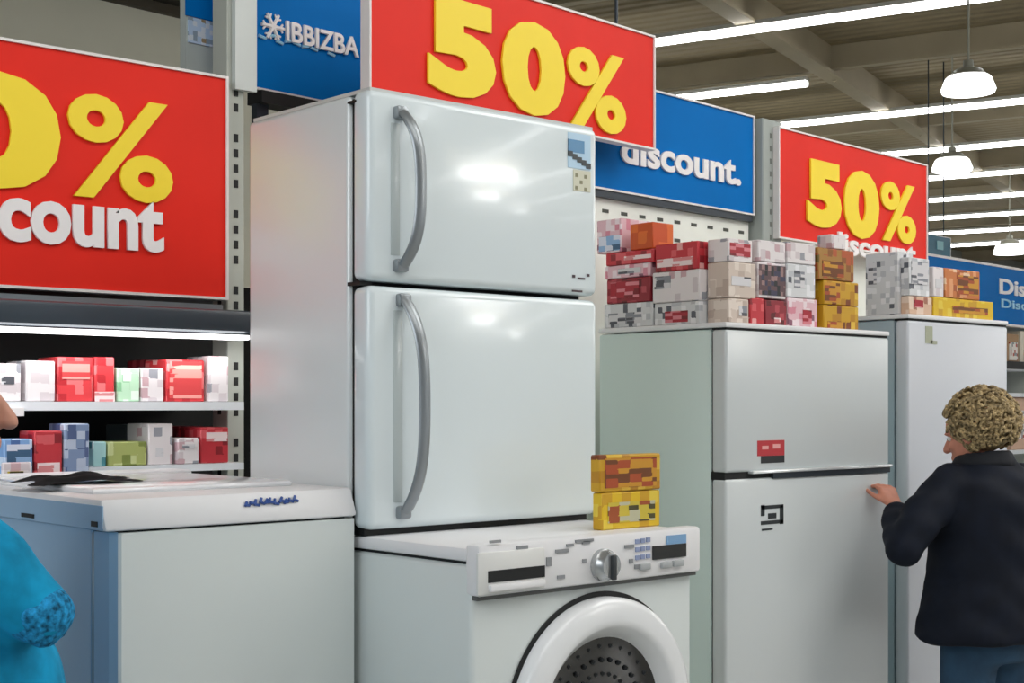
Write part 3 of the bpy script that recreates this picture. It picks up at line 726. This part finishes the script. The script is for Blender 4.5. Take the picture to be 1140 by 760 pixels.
part(r2, 'square_badge', mat('badge_dark', '#2b3033', .4), sq, parent=l2, label='small dark square badge')
for du in (.08, .8):
    for dv in (.08, .48): part(r2, 'foot', BLACK, lambda bm: frustum(bm, (gx0+du, gy0+dv, 0), (gx0+du, gy0+dv, .035), .03, .025))

for m_ in (SIL,): m_.node_tree.nodes['Principled BSDF'].inputs['Coat Roughness'].default_value = .22
# ------------------------------------------------------------------ third refrigerator
hy0, hy1 = 2.90, 3.42
hx0, hx1 = uf(1011, hy0), uf(1122, hy0); hz1 = zz(349, hx0, hy0)
r3 = thing('refrigerator', 'white refrigerator behind the blond woman, farthest right', 'refrigerator', ((hx0+hx1)/2, 3.15, 0), 0, 'white refrigerators')
SIL3 = mat('lilac_white', '#ccd0d8', .28, coat=.25, noise=.02, scale=2)
SIL3.node_tree.nodes['Principled BSDF'].inputs['Coat Roughness'].default_value = .3
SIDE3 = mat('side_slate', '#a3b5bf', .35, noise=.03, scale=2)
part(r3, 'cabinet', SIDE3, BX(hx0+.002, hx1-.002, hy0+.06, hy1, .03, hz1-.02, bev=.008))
part(r3, 'door_gasket', SEAM, BX(hx0+.01, hx1-.01, hy0+.05, hy0+.064, .05, hz1-.03))
f3 = part(r3, 'freezer_door', SIL3, BX(hx0, hx1, hy0, hy0+.055, 0.52, hz1-.022, bev=.012, seg=3))
part(r3, 'fridge_door', SIL3, BX(hx0, hx1, hy0, hy0+.055, .06, .505, bev=.012, seg=3))
part(r3, 'top_cap', PLASTIC, BX(hx0-.001, hx1+.001, hy0-.002, hy1, hz1-.016, hz1, bev=.004))
part(r3, 'top_gap', SEAM, BX(hx0+.006, hx1-.006, hy0+.004, hy0+.06, hz1-.023, hz1-.015))
def f3r(px0, px1, py0, py1, d=.0015):
    u0, u1 = uf(px0, hy0), uf(px1, hy0); um = (u0+u1)/2
    return BX(u0, u1, hy0-d, hy0+.001, zz(py1, um, hy0), zz(py0, um, hy0))
part(r3, 'tag_sticker', mat('sticker_olive', '#a9ad97', .5), lambda bm: [f3r(1030, 1038, 363, 382)(bm), f3r(1036, 1043, 379, 383)(bm)], parent=f3)
for du in (.08, .62):
    for dv in (.08, .45): part(r3, 'foot', BLACK, lambda bm: frustum(bm, (hx0+du, hy0+dv, 0), (hx0+du, hy0+dv, .035), .03, .025))

# ------------------------------------------------------------------ cartons on the refrigerators
G2 = 'cartons stacked on the second refrigerator'
su_ = gx0+.012                               # plane of the left-facing sides
def sidec(label, px0, px1, py0, py1, m, lm=None, z0=None, dep=.2, lab=(.1, .9, .2, .8), g=G2, u=None, name='carton', off=0):
    u = (u or su_)+off; v1, v0 = vs(px0, u), vs(px1, u); vm = (v0+v1)/2
    zb_ = zz(py1, u, vm) if z0 is None else z0
    zt_ = zz(py0, u, vm)
    carton(label, u, u+dep, v0+.001, v1-.001, zb_+.0005, zt_, m, lm, g, True, name, lab); return zt_
t = gz1
b1 = sidec('grey-white flat carton at the bottom left of the stack on the second refrigerator', 672, 727, 337, 361, PR['whitegrey'], LB['dark'], t, lab=(.1, .8, .15, .6))
b2 = sidec('dark red carton second from the bottom at the left of the carton stack', 675, 724, 309, 336, PR['darkred'], LB['red'], b1, lab=(.1, .75, .2, .85))
b3 = sidec('pinkish-grey flat carton under the red flat ones at the stack left', 673, 724, 294, 309, PR['pink'], LB['dark'], b2, lab=(.3, .8, .3, .7))
b4 = sidec('crimson flat carton beneath the orange packet at the stack left', 674, 728, 279, 294, PR['red'], LB['white'], b3, lab=(.4, .95, .3, .6))
b5 = sidec('pink and blue small carton at upper left of the stack beside the tall refrigerator', 664, 692, 244, 279, PR['pink'], LB['bluep'], b4, dep=.14, lab=(.1, .95, .05, .5))
b6 = sidec('deep orange square packet on top of the carton stack', 701, 727, 248, 277, PR['deeporange'], None, b4, dep=.1, name='packet')
c1 = sidec('white carton with dark red picture, bottom row, second from left on the second refrigerator', 728, 779, 336, 359, PR['whitegrey'], LB['red'], t, dep=.11, lab=(.25, .75, .1, .6))
c2 = sidec('white and pink carton with grey print in the middle of the stack left side', 726, 779, 301, 335, PR['white'], LB['dark'], c1, dep=.11, lab=(.05, .4, .45, .85))
c3 = sidec('long red carton with pink stripe above the white and pink one', 729, 777, 270, 300, PR['red'], LB['white'], c2, dep=.11, lab=(.05, .9, .15, .45))
def frontc(label, px0, px1, py0, py1, m, lm=None, z0=None, dep=.2, lab=(.1, .9, .2, .8), g=G2, v=2.825, off=0, name='carton'):
    v += off; u0, u1 = uf(px0, v), uf(px1, v); um = (u0+u1)/2
    zb_ = zz(py1, um, v) if z0 is None else z0
    zt_ = zz(py0, um, v)
    carton(label, u0+.001, u1-.001, v, v+dep, zb_+.0005, zt_, m, lm, g, False, name, lab); return zt_
d1 = frontc('tan carton at the front left corner of the second refrigerator top', 811, 834, 332, 357, PR['tan'], LB['dark'], t, dep=.085, lab=(.5, .9, .3, .7))
d2 = frontc('cream carton with black print above the tan corner carton', 811, 842, 292, 332, PR['tan'], LB['dark'], d1, dep=.085, lab=(.1, .8, .35, .6))
d3 = frontc('white carton with dark red print at the top of the corner column', 811, 838, 266, 292, PR['white'], LB['red'], d2, dep=.085, lab=(.05, .9, .25, .8))
e1 = frontc('bright red small carton in the bottom front row right of the tan one', 835, 851, 331, 355, PR['red'], None, t)
e2 = frontc('crimson carton in the bottom front row, second of the two red ones', 852, 876, 334, 356, PR['darkred'], LB['white'], t, lab=(.4, .7, .1, .3))
e3 = frontc('pink patterned carton in the bottom front row left of the yellow one', 877, 910, 332, 358, PR['pink'], LB['red'], t, lab=(.5, .8, .1, .6))
f1 = frontc('white carton with a dark photo panel above the two red cartons', 844, 875, 292, 332, PR['white'], LB['photo'], max(e1, e2), lab=(.02, .98, .08, .92))
ff2 = frontc('white speckled carton between the photo carton and the brown one', 876, 908, 294, 332, PR['whitegrey'], LB['dark'], max(e3, 0), lab=(.25, .6, .3, .8))
f4 = frontc('lavender-white carton on top of the photo carton', 844, 875, 268, 292, PR['white'], None, f1)
f5 = frontc('plain white carton on top of the speckled one, under the smallest red sign', 876, 908, 270, 293, PR['white'], None, ff2)
y1 = frontc('yellow carton at the bottom right corner of the second refrigerator top', 917, 956, 340, 361, PR['yellow'], LB['brownp'], t, lab=(.1, .6, .02, .3))
y2 = frontc('yellow carton with a brown square emblem, middle of the yellow column', 917, 956, 313, 340, PR['yellow'], LB['brownp'], y1, lab=(.02, .45, .1, .9))
y3 = frontc('brown and orange carton topping the yellow column', 911, 951, 277, 313, PR['brown'], LB['brownp'], y2, lab=(.1, .7, .1, .6))
frontc('small white packet on the brown carton in front of the smallest red sign', 926, 942, 261, 277, PR['white'], None, y3, dep=.06, name='packet')
G3 = 'cartons stacked on the third refrigerator'
t3 = hz1
g1 = sidec('tall white carton with grey lettering at the left edge of the third refrigerator top', 963, 1000, 281, 347, PR['whitegrey'], LB['dark'], t3, dep=.1, u=hx0+.015, g=G3, lab=(.1, .35, .5, .85))
hv = 2.92
h1 = frontc('peach flat carton in the bottom row on the third refrigerator', 1012, 1038, 330, 348, PR['peach'], LB['red'], t3, v=hv-.004, dep=.036, g=G3, lab=(.2, .6, .4, .8))
h2 = frontc('white carton with grey print stacked on the peach flat carton', 1012, 1035, 287, 330, PR['whitegrey'], LB['dark'], h1, v=hv-.004, dep=.036, g=G3, lab=(.1, .9, .3, .9))
h3 = frontc('long yellow flat carton in the bottom row on the third refrigerator', 1039, 1106, 333, 354, PR['brightyellow'], LB['brownp'], t3, v=hv, g=G3, lab=(.3, .9, .25, .6))
h4 = frontc('white and pink small carton on the long yellow one', 1039, 1051, 297, 332, PR['white'], LB['dark'], h3, v=hv, g=G3, lab=(.2, .8, .3, .6))
h5 = frontc('orange photo carton on the long yellow one at the far right', 1052, 1091, 300, 333, PR['orange'], LB['brownp'], h3, v=hv, g=G3, lab=(.35, .95, .15, .8))

# ------------------------------------------------------------------ cartons on the lit shelves
GL = 'small cartons on the lit shelves'
def shelfc(label, px0, px1, py0, z0, m, lm=None, v=3.385, dep=.12, lab=(.1, .9, .15, .85)):
    u0, u1 = uf(px0, v), uf(px1, v); zt_ = zz(py0, (u0+u1)/2, v)
    carton(label, u0+.001, u1-.001, v, v+dep, z0+.0005, zt_, m, lm, GL, False, 'carton', lab)
z = zs1
shelfc('white carton with a black mark at the left end of the upper lit shelf', -8, 24, 404, z, PR['white'], LB['dark'], lab=(.3, .75, .45, .65))
shelfc('white-pink carton left of the red pair on the upper lit shelf', 29, 62, 401, z, PR['white'])
shelfc('bright red carton, left one of the red pair on the upper lit shelf', 64, 104, 397, z, PR['redlit'], LB['stripe'], lab=(.12, .9, .5, .9))
shelfc('bright red carton with white base, right of the red pair on the upper lit shelf', 105, 128, 397, z, PR['redlit'], LB['white'], lab=(0, 1, 0, .22))
shelfc('pale green carton on the upper lit shelf', 130, 156, 409, z, PR['green'])
shelfc('white carton between the green and the red-striped carton', 157, 183, 409, z, PR['white'])
shelfc('dark red carton set back behind the white one on the upper lit shelf', 164, 184, 400, z, PR['darkred'], v=3.55)
shelfc('red carton with pale stripes on the upper lit shelf near the post', 185, 228, 400, z, PR['redlit'], LB['stripe'], lab=(.08, .92, .08, .95))
shelfc('pinkish-white carton beside the post at the right end of the upper lit shelf', 232, 255, 396, z, PR['white'], v=3.38)
z = zs2
shelfc('pale teal packet on the lower lit shelf left of the olive one', 103, 119, 491, z, PR['teal'])
shelfc('olive green flat carton on the lower lit shelf', 120, 164, 491, z, PR['olive'])
shelfc('grey-black carton set back above the olive one', 140, 164, 472, z, mat('card_charcoal', '#4a5252', .6), v=3.56)
shelfc('white speckled tall carton on the lower lit shelf right of the olive one', 165, 193, 471, z, PR['white'], LB['dark'], lab=(.3, .6, .2, .4))
shelfc('small white carton on the lower lit shelf in front of a red one', 198, 222, 487, z, PR['white'], LB['dark'], v=3.375, lab=(.2, .8, .6, .75))
shelfc('dark red carton standing behind the small white carton', 196, 228, 474, z, PR['darkred'], LB['stripe'], v=3.52)
shelfc('red carton with pale top band beside the post on the lower lit shelf', 223, 255, 475, z, PR['red'], LB['white'], lab=(.2, .95, .6, .85))
z = zs3
shelfc('light blue packet at the left of the riser', 4, 37, 488, z, PR['blue'], LB['bluep'], v=3.335, dep=.09)
shelfc('rosy red packet between the blue ones on the riser', 38, 70, 479, z, PR['red'], LB['white'], v=3.335, dep=.09, lab=(.1, .9, 0, .3))
shelfc('tall blue-grey packet at the right of the riser', 71, 100, 471, z, PR['bluegrey'], None, v=3.335, dep=.09)
shelfc('small white packet with a yellow spot low in front of the blue packet', 3, 36, 514, 1.3905, PR['white'], LB['oliveb'], v=3.303, dep=.014, lab=(.15, .7, .1, .7))

# ------------------------------------------------------------------ people
SKIN = mat('skin', '#c98f78', .5, noise=.08, scale=25)
SKINR = mat('skin_ruddy', '#cf8a72', .5, noise=.1, scale=30)
def hand(bm, wrist, direction, palm_n, side, curl=.6, L=.18):
    """five-fingered hand: palm from the wrist along direction; palm_n is the way the palm faces; side = thumb side"""
    w = Vector(wrist); d = Vector(direction).normalized(); n = Vector(palm_n); n = (n-d*n.dot(d)).normalized()
    s = d.cross(n).normalized()*side
    k = L/.18
    base = w+d*.085*k
    for i in range(4):
        o = (-.027+.018*i)*k
        frustum(bm, w+s*o*.6, base+s*o, .014*k, .012*k, 10); ball(bm, base+s*o, .0125*k)
    ball(bm, w, .024*k)
    for i, ln in enumerate((.062, .074, .078, .07)):
        o = (-.03+.02*i)*k; p = base+s*o; a = .15
        rr = .0088*k
        for j, f in enumerate((.45, .32, .23)):
            a += curl*(.75 if j else .6)
            q = p+(d*math.cos(a)+n*math.sin(a))*ln*f*k
            frustum(bm, p, q, rr, rr*.92, 10); ball(bm, q, rr*.92, 2); p = q; rr *= .94
    p = w+d*.025*k+s*.024*k; rr = .011*k
    for j, (f, c1) in enumerate(((.042, .55), (.032, .35), (.026, .2))):
        q = p+(d*math.cos(c1)+s*math.sin(c1)*1.0+n*.35).normalized()*f*k
        frustum(bm, p, q, rr, rr*.92, 10); ball(bm, q, rr*.92, 2); p = q; rr *= .92
def head(bm, c, rz, tilt=0, s=1.0):
    """skull, jaw, nose, lips, brows, ears and neck; faces local +y turned by rz"""
    M = Matrix.Translation(Vector(c)) @ Matrix.Rotation(rz, 4, 'Z') @ Matrix.Rotation(tilt, 4, 'X')
    tb = bmesh.new()
    ball(tb, (0, -.015*s, .03*s), (.075*s, .095*s, .09*s), 3)
    ball(tb, (0, .025*s, -.03*s), (.062*s, .068*s, .082*s), 3)
    ball(tb, (0, .052*s, -.092*s), (.03*s, .03*s, .024*s), 2)
    ball(tb, (0, .06*s, .04*s), (.055*s, .035*s, .05*s), 2)
    frustum(tb, (0, .088*s, .015*s), (0, .112*s, -.028*s), .009*s, .014*s, 10); ball(tb, (0, .11*s, -.03*s), (.016*s, .016*s, .012*s), 2)
    ball(tb, (0, .088*s, -.058*s), (.024*s, .012*s, .007*s), 2); ball(tb, (0, .086*s, -.069*s), (.02*s, .012*s, .007*s), 2)
    for g in (-1, 1):
        ball(tb, (g*.03*s, .083*s, .022*s), (.022*s, .012*s, .007*s), 2)
        ball(tb, (g*.042*s, .06*s, -.02*s), (.02*s, .025*s, .02*s), 2)
        ball(tb, (g*.078*s, -.005*s, -.01*s), (.01*s, .02*s, .03*s), 2)
    for v in tb.verts: v.co = M @ v.co
    me = bpy.data.meshes.new('tmp'); tb.to_mesh(me); tb.free(); bm.from_mesh(me); bpy.data.meshes.remove(me)
    return M
def eyes(M, root, s=1.0):
    bm = bmesh.new()
    for g in (-1, 1): ball(bm, M @ Vector((g*.03*s, .078*s, .006*s)), .0105*s, 2)
    o = link('eyes', bm, mat('eye_white', '#e8e6e0', .2), root, 'all')
    bm = bmesh.new()
    for g in (-1, 1): ball(bm, M @ Vector((g*.03*s, .0858*s, .006*s)), .005*s, 2)
    link('irises', bm, mat('iris_brown', '#3a2a1c', .2), root, 'all')
def legs(root, m, hips, xw, feet):
    bm = bmesh.new()
    loft(bm, [(0, 0, hips-.10, .165, .12), (0, 0, hips+.03, .165, .125), (0, 0, hips+.12, .15, .11)])
    for g, f in zip((-1, 1), feet):
        chain(bm, [((g*.085, 0, hips-.06), .095), ((g*.09, .01, hips-.25), .085), ((g*.092, .02, .47), .062), ((g*.09, .0, .3), .058), ((g*.09, -.01, .07), .05)])
    o = link('trousers', bm, m, root); return remesh(o, .014, 5)
def shoes(root, m):
    bm = bmesh.new()
    for g in (-1, 1):
        ball(bm, (g*.09, -.02, .045), (.042, .06, .045), 3); ball(bm, (g*.09, .1, .035), (.046, .1, .036), 3)
    for v in bm.verts: v.co.z = max(0.0, v.co.z)
    return link('shoes', bm, m, root, 'all')

# --- the woman at the second refrigerator
wloc = (4.345, 2.475, -.0); wrot = math.radians(-14)
wo = thing('person', 'woman with short curly blond hair in navy jacket and jeans touching the refrigerator door', 'person', wloc, wrot)
Mi = (Matrix.Translation(Vector(wloc)) @ Matrix.Rotation(wrot, 4, 'Z')).inverted()
lp = lambda *p: Mi @ Vector(p)
bm = bmesh.new()
HM = head(bm, (-.02, .035, 1.495), math.radians(20), -.2, .98)
frustum(bm, (-.01, .0, 1.28), (-.02, .025, 1.43), .06, .052, 16)
loft(bm, [(0, 0, .9, .13, .1), (0, 0, 1.1, .13, .1), (0, 0, 1.28, .14, .1), (0, 0, 1.34, .1, .075)])
sh, el, wr, tip = lp(4.165, 2.53, 1.345), lp(3.965, 2.55, 1.145), lp(4.15, 2.70, 1.255), lp(4.185, 2.785, 1.36)
chain(bm, [(sh, .045), (el, .036), (wr, .026)])
hand(bm, wr, tip-wr, lp(4.3, 3.1, 1.0)-lp(4.15, 2.7, 1.25), 1, .55, .165)
shr, elr, wrr = Vector((.185, 0, 1.345)), Vector((.27, .03, 1.08)), Vector((.25, .16, .9))
chain(bm, [(shr, .045), (elr, .036), (wrr, .026)])
hand(bm, wrr, (-.05, .1, -.2), (-1, 0, 0), 1, .35, .165)
chain(bm, [((0, 0, .95), .1), ((0, 0, 1.0), .1)])
body = link('body', bm, SKINR, wo); remesh(body, .006, 3)
eyes(HM, wo, .98)
NAVY = mat('navy_wool', '#08101f', .75, noise=.25, scale=14, bump=.15, spec=.25)
bm = bmesh.new()
loft(bm, [(-.01, -.005, .83, .265, .175), (-.005, -.005, .9, .25, .17), (0, 0, 1.03, .22, .155), (0, -.005, 1.17, .21, .15), (0, -.01, 1.28, .2, .14), (0, -.01, 1.35, .175, .115), (-.005, -.005, 1.4, .11, .085), (-.01, .0, 1.43, .08, .07)])
chain(bm, [(sh+Vector((.03, 0, -.01)), .075), (sh.lerp(el, .5), .07), (el, .06), (el.lerp(wr, .5), .056), (el.lerp(wr, .82), .05)])
chain(bm, [(shr+Vector((-.03, 0, -.01)), .075), (shr.lerp(elr, .5), .07), (elr, .06), (elr.lerp(wrr, .5), .054), (elr.lerp(wrr, .85), .046)])
jk = link('jacket', bm, NAVY, wo); remesh(jk, .012, 5)
for v in jk.data.vertices:                       # soft creases
    n = math.sin(v.co.z*46+v.co.x*22)*math.sin(v.co.x*17+v.co.y*31)
    v.co += v.normal*.005*n
bm = bmesh.new()
def ringtube(bm, c, rx, ry, r, n=28, tilt=0):
    pts = [(c[0]+rx*math.cos(2*math.pi*k/n), c[1]+ry*math.sin(2*math.pi*k/n), c[2]+tilt*math.sin(2*math.pi*k/n)) for k in range(n+1)]
    chain(bm, [(p, r) for p in pts], 8)
ringtube(bm, (-.01, .01, 1.425), .08, .078, .016, tilt=-.012); ringtube(bm, (-.01, .01, 1.40), .092, .084, .02, tilt=-.01)
cl = link('collar', bm, mat('collar_dark', '#080d18', .8, noise=.2), wo); remesh(cl, .01, 4)
DENIM = mat('denim_blue', '#24445f', .8, noise=.2, scale=20)
legs(wo, DENIM, .86, .09, (0, 0)); shoes(wo, mat('shoe_black', '#15130f', .5))
HAIR = mat('curly_blond', '#a28d66', .7, noise=.7, scale=60)
bm = bmesh.new(); rnd = random.Random(11)
hc = Vector((0, -.03, .042))
tb = bmesh.new()
ball(tb, hc, (.1, .112, .102), 3)
for i in range(420):
    a = rnd.uniform(0, 2*math.pi); zc = rnd.uniform(-.75, 1); rr = math.sqrt(1-zc*zc)
    dv = Vector((rr*math.cos(a), rr*math.sin(a), zc))
    if dv.y > .62 and zc < .4: continue
    if dv.y > .3 and zc < -.2: continue
    p = hc+Vector((dv.x*.1, dv.y*.112, dv.z*.105))
    # one curl: a small open coil hugging the skull
    q = dv.to_track_quat('Z', 'Y'); cr = rnd.uniform(.009, .016); ph = rnd.uniform(0, 6.28); prev = None
    for k in range(7):
        t = ph+k*.85
        w_ = p+q @ Vector((cr*math.cos(t), cr*math.sin(t), .004+.002*k))
        if prev is not None: frustum(tb, prev, w_, .0052, .0048, 5)
        prev = w_
for v in tb.verts: v.co = HM @ v.co
me = bpy.data.meshes.new('hair'); tb.to_mesh(me); tb.free(); bm.from_mesh(me)
link('hair', bm, HAIR, wo, 'all'); bpy.data.meshes.remove(me)

# --- the shopper in teal at the left edge
tloc = (.803, 2.343, 0); trot = math.radians(-112)
to = thing('person', 'shopper in a teal fleece jacket at the left edge with bent arm', 'person', tloc, trot)
Mi2 = (Matrix.Translation(Vector(tloc)) @ Matrix.Rotation(trot, 4, 'Z')).inverted()
lq = lambda *p: Mi2 @ Vector(p)
bm = bmesh.new()
HT = head(bm, (0, .055, 1.60), math.radians(-4), 0, 1.0)
frustum(bm, (0, 0, 1.38), (0, .03, 1.53), .062, .055, 16)
loft(bm, [(0, 0, .92, .13, .1), (0, 0, 1.15, .13, .1), (0, 0, 1.36, .15, .1), (0, 0, 1.44, .1, .075)])
s1, e1_, w1 = Vector((.175, .03, 1.45)), lq(*(camxy(43, 2.17) + (1.285,))), lq(*(camxy(8, 2.40) + (1.27,)))
chain(bm, [(s1, .045), (e1_, .038), (w1, .027)])
hand(bm, w1, lq(*(camxy(-30, 2.46)+(1.27,)))-w1, (0, -1, 0), 1, .5)
s2, e2_, w2 = Vector((-.19, .0, 1.42)), Vector((-.26, .0, 1.14)), Vector((-.26, .06, .9))
chain(bm, [(s2, .045), (e2_, .038), (w2, .027)])
hand(bm, w2, Vector((.01, .03, -.1)), (0, -1, 0), 1, .5)
body = link('body', bm, SKIN, to); remesh(body, .006, 3)
eyes(HT, to)
TEAL = mat('teal_fleece', '#0f8dba', .85, noise=.3, scale=16, bump=.2, spec=.2)
TEALD = mat('teal_speckle', '#1f7fb0', .85, noise=.75, scale=110, bump=.4, spec=.2)
bm = bmesh.new()
loft(bm, [(0, .06, .84, .2, .22), (0, .06, 1.0, .2, .22), (0, .05, 1.2, .2, .19), (0, .01, 1.34, .195, .15), (0, .005, 1.43, .165, .115), (0, 0, 1.48, .1, .08), (0, .005, 1.51, .075, .07)])
chain(bm, [(s1+Vector((-.03, 0, -.01)), .08), (s1.lerp(e1_, .5), .072), (s1.lerp(e1_, .85), .062), (e1_, .05), (e1_.lerp(w1, .92), .042)])
chain(bm, [(s2+Vector((.03, 0, -.01)), .08), (s2.lerp(e2_, .5), .072), (e2_, .06), (e2_.lerp(w2, .95), .042)])
jt = link('jacket', bm, TEAL, to); remesh(jt, .012, 5)
for v in jt.data.vertices:
    n = math.sin(v.co.z*40+v.co.x*20)*math.sin(v.co.x*14+v.co.y*37)
    v.co += v.normal*.006*n
bm = bmesh.new()
ball(bm, e1_, (.054, .054, .046), 3)
rnd = random.Random(2)
for i in range(26):
    a, b = rnd.uniform(0, 6.28), rnd.uniform(-1, 1); q = math.sqrt(1-b*b)
    ball(bm, e1_+Vector((.05*q*math.cos(a), .05*q*math.sin(a), .042*b)), .014, 2)
cu = link('gathered_sleeve', bm, TEALD, to); cu['label'] = 'speckled gathered sleeve at the elbow'; remesh(cu, .008, 2)
legs(to, mat('trousers_dark', '#1d2a38', .8, noise=.2), .88, .09, (0, 0)); shoes(to, MC['shoe_black'])
bm = bmesh.new()
tb = bmesh.new(); ball(tb, (0, -.028, .045), (.084, .098, .092), 3)
for i in range(160):
    a = rnd.uniform(0, 6.28); zc = rnd.uniform(-.5, 1); q = math.sqrt(1-zc*zc)
    d = Vector((q*math.cos(a), q*math.sin(a), zc))
    if d.y > .3 and zc < .5: continue
    p = Vector((d.x*.084, -.028+d.y*.098, .045+d.z*.092)); frustum(tb, p, p+Vector((d.x*.01, -.02, -.025)), .008, .004, 6)
for v in tb.verts: v.co = HT @ v.co
me = bpy.data.meshes.new('hair'); tb.to_mesh(me); tb.free(); bm.from_mesh(me); bpy.data.meshes.remove(me)
link('hair', bm, mat('hair_dark', '#2a211b', .6, noise=.3, scale=40), to, 'all')
